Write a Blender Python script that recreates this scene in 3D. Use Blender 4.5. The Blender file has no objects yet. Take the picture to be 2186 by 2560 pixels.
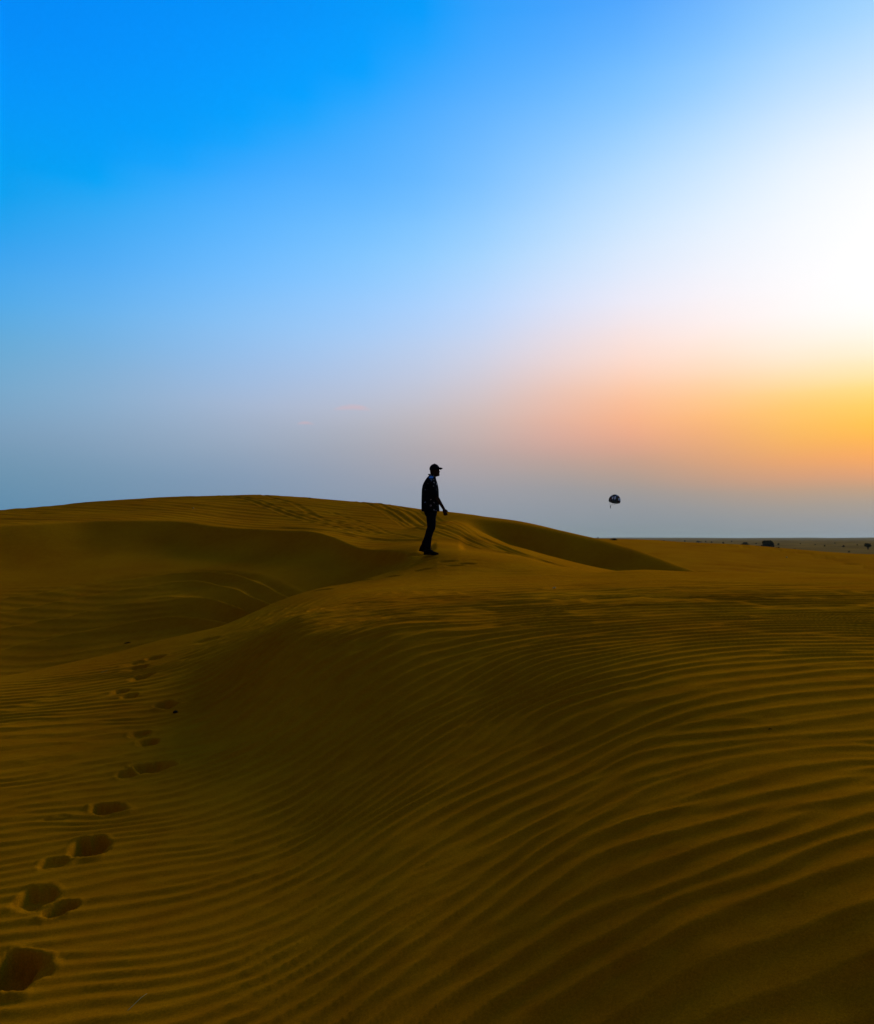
import bpy, bmesh, math, random
import numpy as np
from mathutils import Vector, Matrix

# ------------------------------------------------------------------ camera
random.seed(7)
SC = bpy.context.scene
COL = SC.collection
R = math.radians
# eye of the photographer is the origin of all measurements: z = 0 is eye height
W_, H_ = 1769.0, 2072.0
FPX, CX, HY = 1703.0, 884.5, 1090.0          # focal length, axis and horizon in picture units
cam_d = bpy.data.cameras.new('camera')
cam = bpy.data.objects.new('camera', cam_d); COL.objects.link(cam)
cam.location = (0, 0, 0); cam.rotation_euler = (R(90), 0, 0)
cam_d.sensor_fit = 'HORIZONTAL'; cam_d.sensor_width = 36.0
cam_d.lens = 36.0 * FPX / W_
cam_d.shift_y = (HY - H_ / 2) / W_
cam_d.clip_start = 0.05; cam_d.clip_end = 30000
SC.camera = cam
SC.render.resolution_x, SC.render.resolution_y = 874, 1024

# ------------------------------------------------------------------ sky and sun
SUN_AZ, SUN_EL = 33.0, 13.5                  # degrees right of the view axis, above the horizon
SUN_POWER, SUN_ANGLE, SUN_COL = 2.9, 28.0, (1.0, 0.98, 0.55)
NISHITA = 0.0006

def lin(c):
    c = np.asarray(c, float) / 255.0             # negative: below what the camera records, in thousandths
    return np.where(c < 0, c * .255, np.where(c <= .04045, c / 12.92, ((np.maximum(c, 0) + .055) / 1.055) ** 2.4))

# colours of the dusty evening sky: column (picture x) -> (picture y, sRGB), in source pixels
SKY = {
 30:  [(0,(-190,138,248)),(247,(-100,150,250)),(402,(-45,157,242)),(525,(0,160,237)),(612,(50,161,240)),(741,(76,170,235)),(865,(100,170,215)),(988,(120,168,203)),(1081,(124,158,188)),(1174,(108,148,176)),(1260,(94,140,172)),(1347,(88,132,164))],
 630: [(0,(-150,145,250)),(178,(-70,155,255)),(335,(0,163,252)),(416,(52,166,255)),(535,(88,180,255)),(683,(115,190,255)),(802,(140,195,246)),(920,(156,190,230)),(1010,(168,184,210)),(1099,(154,169,190)),(1188,(132,154,180)),(1347,(120,143,168))],
 1120:[(0,(18,158,253)),(136,(50,165,255)),(273,(85,175,255)),(491,(115,190,255)),(627,(150,208,255)),(763,(176,212,255)),(872,(195,209,236)),(954,(200,200,215)),(1036,(199,186,187)),(1130,(178,166,168)),(1250,(146,154,168)),(1347,(132,146,160))],
 1630:[(0,(85,170,255)),(194,(125,195,255)),(388,(175,218,255)),(582,(215,235,255)),(744,(240,238,250)),(873,(255,225,212)),(970,(255,200,160)),(1035,(252,182,132)),(1099,(232,166,134)),(1164,(192,156,134)),(1229,(157,151,148)),(1293,(140,148,158)),(1347,(126,140,147))],
 2156:[(0,(155,210,255)),(129,(190,225,255)),(323,(235,245,255)),(453,(250,252,255)),(582,(255,255,255)),(776,(255,255,255)),(905,(255,240,208)),(970,(255,222,128)),(1035,(255,200,66)),(1099,(255,182,66)),(1138,(253,165,84)),(1183,(222,154,112)),(1229,(176,155,130)),(1293,(150,152,155)),(1347,(138,147,158))],
}
def pix_dir(sx, sy):                          # source pixel -> azimuth, elevation in degrees
    x = (sx * W_ / 2186.0 - CX) / FPX; z = (HY - sy * W_ / 2186.0) / FPX
    return math.degrees(math.atan(x)), math.degrees(math.atan2(z, math.hypot(1, x)))
ELMAX = 88.0
els = np.concatenate([np.linspace(0, 14, 15), np.linspace(15.5, 32, 12), [36, 42, 55, 88]])
cols_off, cols_rgb = [], []
for sx in (2156, 1630, 1120, 630, 30):
    pts = sorted((pix_dir(sx, sy)[1], c) for sy, c in SKY[sx])
    e = np.array([p[0] for p in pts]); c = np.array([p[1] for p in pts], float)
    e = np.append(e, [46.0, 88.0])             # paler, greyer blue overhead, out of view, tuned for its light on the sand
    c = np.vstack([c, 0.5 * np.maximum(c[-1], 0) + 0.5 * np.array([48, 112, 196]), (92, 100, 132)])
    c = lin(c)
    rgb = np.stack([np.interp(els, e, c[:, k]) for k in range(3)], 1)
    k3 = np.array([.17, .66, .17])             # soften the stops
    for k in range(3):
        rgb[1:-1, k] = np.convolve(rgb[:, k], k3, 'valid')
    cols_off.append(SUN_AZ - pix_dir(sx, 0)[0]); cols_rgb.append(rgb)
cols_off = np.array(cols_off); cols_rgb = np.array(cols_rgb)
def catmull(x, xs, ys):                       # smooth interpolation between the columns
    i = int(np.clip(np.searchsorted(xs, x) - 1, 0, len(xs) - 2))
    m = np.gradient(ys, xs, axis=0)
    h = xs[i + 1] - xs[i]; t = min(max((x - xs[i]) / h, 0), 1)
    return ((2*t**3 - 3*t**2 + 1) * ys[i] + (t**3 - 2*t**2 + t) * h * m[i]
            + (-2*t**3 + 3*t**2) * ys[i + 1] + (t**3 - t**2) * h * m[i + 1])
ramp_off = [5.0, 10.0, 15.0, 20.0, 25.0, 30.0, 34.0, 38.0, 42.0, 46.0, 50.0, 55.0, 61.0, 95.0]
ramps = []
for o in ramp_off:
    rgb = catmull(min(max(o, cols_off[0]), cols_off[-1]), cols_off, cols_rgb)
    if o > 90: rgb = .22 * np.maximum(rgb, 0) + .78 * lin(np.array([90, 80, 88]))   # unseen dusky east, its colour chosen for the fill light on the sand
    ramps.append(np.clip(rgb, 0, 1))

world = bpy.data.worlds.new('World'); SC.world = world; world.use_nodes = True
nt = world.node_tree; nt.nodes.clear()
def wn(t, **kw):
    n = nt.nodes.new(t)
    for k, v in kw.items(): setattr(n, k, v)
    return n
def wl(a, b): nt.links.new(a, b)
def wmath(op, a, b=None):
    n = wn('ShaderNodeMath', operation=op)
    for i, v in enumerate((a, b)):
        if v is None: continue
        if isinstance(v, (int, float)): n.inputs[i].default_value = v
        else: wl(v, n.inputs[i])
    return n.outputs[0]
tc = wn('ShaderNodeTexCoord'); nrm = wn('ShaderNodeVectorMath', operation='NORMALIZE'); wl(tc.outputs['Generated'], nrm.inputs[0])
# a slow waviness in the dust layers
nz = wn('ShaderNodeTexNoise'); nz.inputs['Scale'].default_value = 2.2; nz.inputs['Detail'].default_value = 3.0
mp = wn('ShaderNodeVectorMath', operation='MULTIPLY'); mp.inputs[1].default_value = (1, 1, 4.0)
wl(nrm.outputs[0], mp.inputs[0]); wl(mp.outputs[0], nz.inputs['Vector'])
sep = wn('ShaderNodeSeparateXYZ'); wl(nrm.outputs[0], sep.inputs[0])
elev = wmath('MULTIPLY', wmath('ARCSINE', sep.outputs[2]), 180 / math.pi)
elev = wmath('ADD', elev, wmath('MULTIPLY', wmath('SUBTRACT', nz.outputs['Fac'], 0.5), 1.6))
hlen = wmath('MAXIMUM', wmath('SQRT', wmath('ADD', wmath('MULTIPLY', sep.outputs[0], sep.outputs[0]), wmath('MULTIPLY', sep.outputs[1], sep.outputs[1]))), 1e-4)
dsun = wmath('DIVIDE', wmath('ADD', wmath('MULTIPLY', sep.outputs[0], math.sin(R(SUN_AZ))), wmath('MULTIPLY', sep.outputs[1], math.cos(R(SUN_AZ)))), hlen)
off = wmath('MULTIPLY', wmath('ARCCOSINE', wmath('MINIMUM', wmath('MAXIMUM', dsun, -1.0), 1.0)), 180 / math.pi)
tfac = wmath('DIVIDE', elev, ELMAX)
prev = None
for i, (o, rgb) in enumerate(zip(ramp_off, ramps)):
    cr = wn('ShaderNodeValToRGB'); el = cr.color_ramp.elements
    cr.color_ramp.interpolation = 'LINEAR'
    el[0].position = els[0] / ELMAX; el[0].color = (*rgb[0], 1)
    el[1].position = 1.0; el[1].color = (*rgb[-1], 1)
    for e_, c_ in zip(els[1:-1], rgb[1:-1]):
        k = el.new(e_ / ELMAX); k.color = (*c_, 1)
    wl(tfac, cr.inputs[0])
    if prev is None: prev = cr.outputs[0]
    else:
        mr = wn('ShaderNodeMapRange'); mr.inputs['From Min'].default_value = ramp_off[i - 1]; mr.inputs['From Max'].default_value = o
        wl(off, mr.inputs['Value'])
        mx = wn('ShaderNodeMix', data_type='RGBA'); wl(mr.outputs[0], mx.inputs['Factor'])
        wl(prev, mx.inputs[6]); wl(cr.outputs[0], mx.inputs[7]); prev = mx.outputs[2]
# two faint pink wisps of cloud far off, left of the middle
nz2 = wn('ShaderNodeTexNoise'); nz2.inputs['Scale'].default_value = 60.0; nz2.inputs['Detail'].default_value = 5.0
mp2 = wn('ShaderNodeVectorMath', operation='MULTIPLY'); mp2.inputs[1].default_value = (1, 1, 5.0)
wl(nrm.outputs[0], mp2.inputs[0]); wl(mp2.outputs[0], nz2.inputs['Vector'])
for (sx, sy, wx, wz, st) in ((882, 1018, .024, .0040, .5), (764, 1057, .011, .0024, .4)):
    x = (sx * W_ / 2186 - CX) / FPX; z = (HY - sy * W_ / 2186) / FPX
    d = Vector((x, 1, z)).normalized()
    dx = wmath('DIVIDE', wmath('SUBTRACT', sep.outputs[0], d.x), wx)
    dz = wmath('DIVIDE', wmath('SUBTRACT', sep.outputs[2], d.z), wz)
    dz = wmath('ADD', dz, wmath('MULTIPLY', wmath('MULTIPLY', dx, dx), .9))
    rr = wmath('ADD', wmath('MULTIPLY', dx, dx), wmath('MULTIPLY', dz, dz))
    m = wmath('MULTIPLY', wmath('MAXIMUM', wmath('SUBTRACT', 1.0, rr), 0.0), st)
    m = wmath('MULTIPLY', m, wmath('MULTIPLY', nz2.outputs['Fac'], 1.1))
    m = wmath('MULTIPLY', m, wmath('GREATER_THAN', sep.outputs[1], 0.0))
    mx = wn('ShaderNodeMix', data_type='RGBA'); wl(m, mx.inputs['Factor']); wl(prev, mx.inputs[6])
    mx.inputs[7].default_value = (*lin((232, 172, 168)), 1); prev = mx.outputs[2]
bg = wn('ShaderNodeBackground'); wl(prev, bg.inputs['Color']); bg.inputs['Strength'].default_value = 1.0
sky = wn('ShaderNodeTexSky', sky_type='NISHITA'); sky.sun_disc = False
sky.sun_elevation = R(SUN_EL); sky.sun_rotation = R(SUN_AZ); sky.dust_density = 4.0
bg2 = wn('ShaderNodeBackground'); wl(sky.outputs[0], bg2.inputs['Color']); bg2.inputs['Strength'].default_value = NISHITA
ad = wn('ShaderNodeAddShader'); wl(bg.outputs[0], ad.inputs[0]); wl(bg2.outputs[0], ad.inputs[1])
out = wn('ShaderNodeOutputWorld'); wl(ad.outputs[0], out.inputs['Surface'])

sun_d = bpy.data.lights.new('sun', 'SUN'); sun_d.energy = SUN_POWER; sun_d.angle = R(SUN_ANGLE); sun_d.color = SUN_COL
sun = bpy.data.objects.new('sun', sun_d); COL.objects.link(sun)
sdir = Vector((math.sin(R(SUN_AZ)) * math.cos(R(SUN_EL)), math.cos(R(SUN_AZ)) * math.cos(R(SUN_EL)), math.sin(R(SUN_EL))))
sun.rotation_euler = sdir.to_track_quat('Z', 'Y').to_euler()
sun.location = sdir * 50

vs = SC.view_settings
vs.view_transform = 'Standard'; vs.look = 'None'; vs.exposure = 0.0; vs.gamma = 1.0; vs.use_curve_mapping = False
HAZE_DENSITY = .00004
SC.cycles.use_denoising = True
SC.cycles.max_bounces = 6; SC.cycles.diffuse_bounces = 3

# ------------------------------------------------------------------ helpers
def tag(o, label=None, cat=None, group=None, kind=None):
    if label: o['label'] = label
    if cat: o['category'] = cat
    if group: o['group'] = group
    if kind: o['kind'] = kind
    return o

def material(name, base, rough=.9, build=None, spec=0.0):
    m = bpy.data.materials.new(name); m.use_nodes = True
    n = m.node_tree.nodes; b = n['Principled BSDF']
    b.inputs['Base Color'].default_value = (*base, 1); b.inputs['Roughness'].default_value = rough
    b.inputs['Specular IOR Level'].default_value = spec
    if build: build(m.node_tree, b)
    return m

def speckle(scale, lo, hi, detail=4.0):
    def f(t, b):
        tc = t.nodes.new('ShaderNodeTexCoord'); nz = t.nodes.new('ShaderNodeTexNoise')
        nz.inputs['Scale'].default_value = scale; nz.inputs['Detail'].default_value = detail
        t.links.new(tc.outputs['Object'], nz.inputs['Vector'])
        cr = t.nodes.new('ShaderNodeValToRGB')
        cr.color_ramp.elements[0].position = .35; cr.color_ramp.elements[0].color = (*lo, 1)
        cr.color_ramp.elements[1].position = .68; cr.color_ramp.elements[1].color = (*hi, 1)
        t.links.new(nz.outputs['Fac'], cr.inputs[0]); t.links.new(cr.outputs[0], b.inputs['Base Color'])
    return f

# lattice noise, vectorised
_rs = np.random.RandomState(11); _AN = _rs.rand(256, 256) * 2 * np.pi
_GXT, _GYT = np.cos(_AN), np.sin(_AN)
def vnoise(x, y):
    xi = np.floor(x).astype(int); yi = np.floor(y).astype(int)
    fx = x - xi; fy = y - yi
    u = fx**3 * (fx * (fx * 6 - 15) + 10); v = fy**3 * (fy * (fy * 6 - 15) + 10)
    x0, x1, y0, y1 = xi & 255, (xi + 1) & 255, yi & 255, (yi + 1) & 255
    a = _GXT[x0, y0] * fx + _GYT[x0, y0] * fy; b = _GXT[x1, y0] * (fx - 1) + _GYT[x1, y0] * fy
    c = _GXT[x0, y1] * fx + _GYT[x0, y1] * (fy - 1); d = _GXT[x1, y1] * (fx - 1) + _GYT[x1, y1] * (fy - 1)
    return (a + (b - a) * u + (c - a) * v + (a - b - c + d) * u * v) * 1.7
def fbm(x, y, o=3):
    s = 0; a = .5
    for k in range(o):
        s = s + a * vnoise(x * 2**k + 17.3 * k, y * 2**k - 9.1 * k); a *= .5
    return s
def sstep(a, b, x):
    t = np.clip((x - a) / (b - a), 0, 1); return t * t * (3 - 2 * t)
def softpos(x, s):                            # smooth max(x, 0)
    return .5 * (x + np.sqrt(x * x + s * s))
def smax(a, b, s): return b + softpos(a - b, s)

class Field:                                  # smooth height through control points, in (azimuth, log distance)
    def __init__(self, pts, c=.12, reg=1e-4):
        p = np.array(pts, float); self.u, self.v = self.uv(p[:, 0], p[:, 1]); self.c = c
        n = len(p); K = self.k(self.u[:, None] - self.u, self.v[:, None] - self.v) - reg * np.eye(n)
        A = np.zeros((n + 3, n + 3)); A[:n, :n] = K
        P = np.stack([np.ones(n), self.u, self.v], 1); A[:n, n:] = P; A[n:, :n] = P.T
        self.w = np.linalg.solve(A, np.concatenate([p[:, 2], [0, 0, 0]]))
    @staticmethod
    def uv(x, y): return np.arctan2(x, np.maximum(y, -1e9)) * 1.6, np.log(np.hypot(x, y) + .05)
    def k(self, du, dv): return np.sqrt(du * du + dv * dv + self.c**2)
    def __call__(self, x, y):
        u, v = self.uv(x, y); s = self.w[-3] + self.w[-2] * u + self.w[-1] * v
        for i in range(len(self.u)): s = s + self.w[i] * self.k(u - self.u[i], v - self.v[i])
        return s
def at(px, py, Y):                            # picture position + distance -> place
    return ((px - CX) / FPX * Y, Y, -(py - HY) / FPX * Y)

# ------------------------------------------------------------------ the lie of the land
# F: near dune on which the photographer and the walker stand
Fp = [at(*p) for p in [
 (0,1371,10.2),(0,1500,7.1),(0,1700,5.0),(0,1900,3.8),(0,2072,3.15),
 (250,1320,11.2),(250,1400,8.6),(250,1500,6.95),(250,1700,4.9),(250,1900,3.75),(250,2072,3.1),
 (454,1265,11.9),(570,1214,12.9),(647,1190,13.8),(713,1178,14.8),(845,1136,16.3),(870,1123,16.6),
 (450,1300,10.2),(420,1400,8.2),(420,1500,6.8),(600,1250,9.3),(600,1287,8.15),(600,1300,7.92),(600,1400,6.95),(600,1500,6.1),(600,1700,4.65),(600,1900,3.55),(600,2072,2.98),
 (700,1225,10.2),(700,1255,8.65),(700,1280,7.8),(700,1300,7.52),(800,1200,11.4),(800,1250,8.4),(800,1277,7.45),(800,1300,7.15),(800,1400,6.25),(800,1500,5.5),
 (800,1700,4.2),(800,1900,3.35),(800,2072,2.87),
 (900,1240,8.6),(900,1277,7.25),(900,1300,7.0),(1000,1160,14.5),(1000,1200,10.8),(1000,1240,8.4),(1000,1290,6.95),(1000,1320,6.58),(1000,1400,5.85),(1000,1500,5.1),(1000,1700,3.97),(1000,1900,3.22),(1000,2072,2.79),
 (1150,1160,14.0),(1150,1200,9.9),(1150,1240,7.9),(1150,1320,6.3),(1150,1400,5.5),(1150,1500,4.85),(1150,1700,3.75),(1150,1900,3.08),(1150,2072,2.70),
 (1400,1160,14.0),(1400,1200,9.5),(1400,1240,7.55),(1400,1300,6.2),(1400,1400,5.05),(1400,1500,4.4),(1400,1700,3.45),(1400,1900,2.87),(1400,2072,2.56),
 (1769,1153,15.0),(1769,1200,9.3),(1769,1241,7.4),(1769,1320,5.8),(1769,1418,4.75),(1769,1500,4.2),(1769,1700,3.25),(1769,1900,2.73),(1769,2072,2.46),
 (2100,1153,15.0),(2100,1200,9.3),(2100,1320,5.8),(2100,1500,4.2),(2100,1700,3.15),(2100,1970,2.45),
 (-300,1395,9.8),(-300,1560,6.6),(-300,1800,4.5)]]
Fp += [(0,0,-1.82),(1.5,0,-1.78),(-1.5,0,-1.9),(0,1.2,-1.75),(1.5,1.2,-1.64),(-1.5,1.2,-1.9),
       (0,-4,-1.9),(6,0,-1.4),(-6,0,-2.1),(12,0,-1.0),(-12,0,-2.3),(0,-15,-2.6),(10,-12,-2.2),(-10,-12,-2.8),
       (10,8,-.6),(-9,5,-1.9),(0,-60,-3),(60,0,-3),(-60,0,-3),(60,40,-2.5),(-60,40,-2.5),(0,60,-.4),(30,60,-.6),(-30,60,-1)]
F = Field(Fp, .036)
# U: the big dune behind (its top, and what lies behind its crest)
Up = [at(*p) for p in [
 (-400,1080,31),(-300,1095,23),(0,1035,34),(0,1072,25.5),(0,1055,29),(183,1061,27),(366,1061,27.5),(250,1012,36),(250,1035,31),(500,1003,38),(500,1040,31),
 (454,1074,26.5),(566,1082,25),(658,1092,23),(720,1116,20),(627,1008,38),(700,1040,31),(800,1025,37),(800,1060,28),(800,1095,22.5),
 (850,1132,17),(870,1119,17.5),(870,1097,21.5),(870,1065,28),(900,1102,20),(930,1107,20),(960,1112,20),(1000,1116,20),(930,1085,23),(960,1088,23.5),(1000,1093,24),(1050,1105,24),(870,1034,34),(920,1038,32),(1000,1049,29),(1100,1067,27),(1200,1087,26),(1300,1114,24.5),(1400,1151,22),(1500,1181,20)]]
Up += [((px - CX) / FPX * Y, Y, z) for px, Y, z in [
 (0,46,.2),(250,50,.6),(500,54,.6),(800,52,.2),(870,48,0),(1000,40,-.5),(1100,37,-1.0),(1200,36,-1.4),(1300,35,-2),(1400,32,-2.6),(1500,28,-3),
 (0,75,-2.5),(500,85,-3),(870,75,-3),(1200,60,-4),(1500,45,-4.5),(1800,30,-4),(2100,25,-4),(-400,60,-1.5),(-900,30,-1.2),(-900,60,-3),(500,200,-6),(-900,200,-6),(1500,200,-7)]]
Up += [(-8,6,-3),(0,8,-2.2),(6,8,-3),(12,8,-4),(-30,5,-3),(30,5,-4),(0,-30,-6)]
U = Field(Up, .08)
# L: floor of the hollow and the apron below the spur
Lp = [at(*p) for p in [
 (870,1127,17.2),(920,1118,18.5),(920,1090,22),(920,1060,26.5),(1000,1125,19),(1000,1092,24),(1100,1140,19),(1100,1122,22.5),(1200,1150,20.5),(1300,1168,19),(1400,1180,18)]]
Lp += [((px - CX) / FPX * Y, Y, z) for px, Y, z in [
 (-300,12,-2.6),(-300,17,-1.95),(-300,20,-1.3),(0,12.5,-3.0),(0,15,-2.45),(0,17,-2.0),(0,19,-1.6),(0,21,-1.3),(0,23,-1.0),(0,25.5,-.75),(300,13,-2.8),(300,15,-2.35),(300,17,-1.85),(300,19,-1.42),(300,21,-1.15),(300,23,-.9),(300,26,-.65),(500,13.5,-2.4),(500,16,-1.85),(500,19,-1.2),(650,15,-1.8),(650,18,-1.2),(750,16,-1.1),(820,16.5,-.7),
 (500,32,-1.5),(0,32,-1.5),(250,32,-1.5),(870,32,-.6),(920,27.5,.52),(920,29.5,.58),(920,32,.5),(1000,26.5,.0),(1000,30,-.1),(1100,24.5,-.55),(1100,27,-.62),(1100,30,-.6),(1200,24,-.85),(1200,30,-1.0),(1300,30,-1.4),(1400,28,-1.6),(0,60,-4),(870,60,-4),(1400,60,-5),
 (870,12,-1.3),(1100,12,-1.6),(1400,12,-1.8),(1800,16,-2.2),(2100,25,-3)]]
Lp += [(-6,3,-3),(0,4,-3),(6,4,-3),(-30,5,-3),(30,5,-4),(0,-30,-6),(-25,30,-2.4)]
L = Field(Lp, .10)
# E: the pale dune to the right, farther off
Ep = [at(*p) for p in [(1250,1100,55),(1250,1092,66),(1250,1130,43),(1400,1155,36),(1400,1120,47),(1400,1099,60),(1493,1101.5,60),(1570,1108,60),(1600,1150,41),(1600,1125,52),(1644,1115,59),
 (1769,1145,44),(1769,1128,54),(1769,1122,58),(2000,1140,50),(2000,1128,58),(1180,1090,60),(1100,1095,60)]]
Ep += [((px - CX) / FPX * Y, Y, z) for px, Y, z in [(1250,90,-1.6),(1400,85,-1.8),(1600,80,-2.2),(1769,76,-2.4),(1250,130,-4),(1600,120,-4.5),(2000,110,-4.5),(900,60,-3.5),(900,100,-4.5),(600,60,-5),(1250,25,-2.2),(1600,22,-2.2),(2000,25,-2.4),(2600,50,-3)]]
Ep += [(0,10,-4),(-40,30,-5),(60,20,-3),(0,-40,-6),(0,300,-7),(150,250,-7),(-150,250,-7)]
E = Field(Ep, .08)

AZ = lambda px: math.atan((px - CX) / FPX)
c1 = np.array([(AZ(px), Y / math.cos(AZ(px))) for px, Y in [(-900,9.4),(-300,9.9),(0,10.2),(183,11.0),(320,11.7),(454,11.9),(570,12.9),(647,13.8),(713,14.8),(845,16.3),(900,17.6),(1000,18),(1100,17),(1230,16.2),(1400,15.6),(1769,15.2),(2300,15)]])
c2 = np.array([(AZ(px), Y / math.cos(AZ(px))) for px, Y in [(-900,22),(-300,23),(0,25.5),(183,27),(366,27.5),(454,26.5),(566,25),(658,23),(720,20.5),(800,18.3),(850,17.0),(880,20),(920,29.5),(1000,28.3),(1100,27),(1200,26),(1300,24.5),(1400,22),(1550,19),(2300,15)]])
def smooth_curve(c):
    a = np.linspace(c[0, 0], c[-1, 0], 600); r = np.interp(a, c[:, 0], c[:, 1])
    k = np.hanning(23); k /= k.sum()
    rp = np.pad(r, 11, mode='edge'); return a, np.convolve(rp, k, 'valid')
c1a, c1r = smooth_curve(c1); c2a, c2r = smooth_curve(c2)

def base_height(x, y):
    az = np.arctan2(x, y); r = np.hypot(x, y)
    front = np.abs(az) < 1.2
    f = F(x, y)
    rc1 = np.interp(az, c1a, c1r) + .10 * fbm(az * 9, az * 0 + 3) * sstep(-.03, -.12, az)
    soft1 = .03 + 1.6 * sstep(-.02, .12, az)
    k1 = .50 - .42 * sstep(-.035, -.005, az) * sstep(.20, .10, az) - .36 * sstep(.12, .25, az)
    f = f - k1 * (softpos(r - rc1, soft1) - softpos(-rc1, soft1))
    u = U(x, y)
    rc2 = np.interp(az, c2a, c2r) + .25 * fbm(az * 7 + 5, az * 0 + 8)
    k2 = .50 * sstep(.0, -.03, az) + .42 * sstep(.025, .08, az)
    soft2 = .10 + .25 * sstep(.02, .05, az)
    b = u - k2 * (softpos(rc2 - r, soft2))
    b = smax(b, L(x, y), .12 + .6 * sstep(-.06, -.16, az))
    z = smax(f, b, .02 + .10 * sstep(-.03, .0, az) * sstep(11, 15, r))
    z = smax(z, E(x, y), .05)
    lr = np.log(r + 1)
    plain = -3.0 + .5 * fbm(x / 60, y / 60) * sstep(60, 140, r) + 15.0 * sstep(2500, 6500, r) * (.55 + .75 * fbm(az * 7 + 2, lr * 3, 4))
    plain = np.where(r > 60, plain, -9.0) 
    z = smax(z, plain, .3) if np.ndim(z) else max(z, plain)
    return z, f, b

# ---- marks in the sand -------------------------------------------------------
def ground_hit(px, py, Y0=2.0, Y1=900.0):     # where the line of sight first meets the sand
    Y = np.exp(np.linspace(math.log(Y0), math.log(Y1), 6000))
    x = (px - CX) / FPX * Y; zl = -(py - HY) / FPX * Y
    z, _, _ = base_height(x, Y)
    i = np.argmax(z >= zl)
    if not (z >= zl).any(): return None
    return Vector((x[i], Y[i], z[i]))

# (picture x, y, length px, width px, turn in degrees, depth m)
PRINTS = [(311,1332,46,12,12,.035),(277,1342,24,8,0,.025),(279,1352,28,9,0,.03),(289,1369,38,12,5,.045),(245,1399,28,11,0,.04),(264,1408,26,10,0,.04),
 (334,1427,44,18,14,.05),(283,1484,40,15,5,.04),(300,1500,36,14,3,.05),(306,1550,50,28,25,.075),(258,1566,44,18,20,.03),(216,1637,58,30,18,.06),
 (181,1714,84,40,12,.085),(110,1745,70,26,18,.03),(72,1817,92,48,10,.055),(118,1842,66,24,24,.06),(26,1962,130,84,22,.10),
 (735,1174,48,7,6,.05),(793,1166,42,6,4,.05),(855,1153,24,5,4,.05),(868,1133,34,4,0,.05),(842,1121,40,4,0,.05),(906,1136,20,4,0,.05),(921,1144,32,5,-6,.05),(945,1141,16,4,0,.05),(652,1193,40,6,12,.05),
 (420,1296,50,8,10,.02),(112,1655,50,12,5,.015)]
TRACKS = [  # wheel ruts on the big dune, and lines of disturbed sand
 ([(763,1026),(804,1050),(859,1074),(932,1097),(1000,1117),(1089,1139)],.17,.045),
 ([(775,1024),(820,1048),(880,1072),(960,1096),(1030,1117),(1105,1139)],.16,.04),
 ([(800,1031),(850,1054),(905,1077),(968,1101),(1041,1128)],.18,.045),
 ([(815,1035),(868,1057),(925,1080),(990,1103),(1070,1132)],.16,.04),
 ([(725,1022),(770,1042),(830,1068),(900,1092),(960,1110)],.15,.03),
 ([(566,1075),(676,1083),(749,1091),(851,1106)],.2,.04),
 ([(435,1005),(453,1016),(512,1035),(580,1052),(647,1067),(730,1084)],.18,.04),
 ([(445,1005),(470,1017),(530,1035),(600,1052),(665,1067),(745,1084)],.16,.035),
 ([(530,1006),(548,1026),(600,1038),(647,1058),(700,1072)],.18,.035),
 ([(620,1050),(700,1066),(780,1085)],.15,.025),
 ([(870,1050),(950,1085),(1040,1112),(1120,1138)],.14,.03),
 ([(788,1028),(835,1052),(893,1077),(972,1103),(1055,1131)],.12,.03),([(740,1030),(790,1055),(850,1082),(915,1103),(975,1120)],.12,.025),([(835,1040),(885,1062),(945,1085),(1010,1107),(1085,1133)],.12,.03),([(660,1045),(740,1066),(820,1092),(880,1108)],.12,.02),
 ([(905,1062),(990,1098),(1075,1124),(1140,1142)],.14,.03)]
EMARKS = [(1497,1104,12,2,0),(1510,1106,20,2,0),(1530,1105,26,2.0,0),(1548,1111,22,2.5,-3),(1572,1112,20,3,-6),(1590,1118,24,3,-4),(1622,1120,20,2.5,0),(1640,1122,18,2,0),
 (1655,1127,30,3,-4),(1676,1129,20,2.5,-6),(1700,1134,30,4,-6),(1722,1140,34,4,-8),(1745,1146,34,3,-10),(1712,1139,26,3,0),(1470,1101,16,1.8,0)]

stamps = []                                   # x, y, half length, half width, cos, sin, depth
for px, py, lp, wp, tr, dep in PRINTS:
    h = ground_hit(px, py)
    a = ground_hit(px - lp / 2 * math.cos(R(tr)), py + lp / 2 * math.sin(R(tr)), max(2, h.y * .7)); b = ground_hit(px + lp / 2 * math.cos(R(tr)), py - lp / 2 * math.sin(R(tr)), max(2, h.y * .7))
    t, u_ = ground_hit(px, py - wp / 2, max(2, h.y * .7)), ground_hit(px, py + wp / 2, max(2, h.y * .7))
    ax = Vector((b.x - a.x, b.y - a.y)); ln = min(max(ax.length / 2, .085), .20); wd = min(max((t.y - u_.y) / 2 * .8, .05), .13)
    ang = math.atan2(ax.y, ax.x) if ax.length < .9 else 0.2
    if h.y > 12: ln, wd, ang, dep = .17, .07, .1, .03
    stamps.append((h.x, h.y, ln, wd, math.cos(ang), math.sin(ang), dep * 1.1))
for px, py, lp, wp, tr in EMARKS:
    h = ground_hit(px, py)
    stamps.append((h.x, h.y, lp / 2 / FPX * h.y, .55, math.cos(R(tr)), math.sin(R(tr)), .16))
tracks = []
for pts, wd, dep in TRACKS:
    w = []
    for px, py in pts:
        Y = np.interp(py, [1003,1030,1050,1065,1080,1095,1110,1125,1140], [38,35,31,28,25,22.5,20.8,19.6,19])
        w.append(((px - CX) / FPX * Y, Y))
    tracks.append((w, wd, dep))

def ripple(ph, a=.34):                        # short steep face towards the viewer, sharp crest, gentle back
    t = ph - np.floor(ph)
    up = np.clip(t / a, 0, 1)**1.5; dn = (1 - np.clip((t - a) / (1 - a), 0, 1))**1.45
    return np.where(t < a, up, dn) - .5

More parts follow.
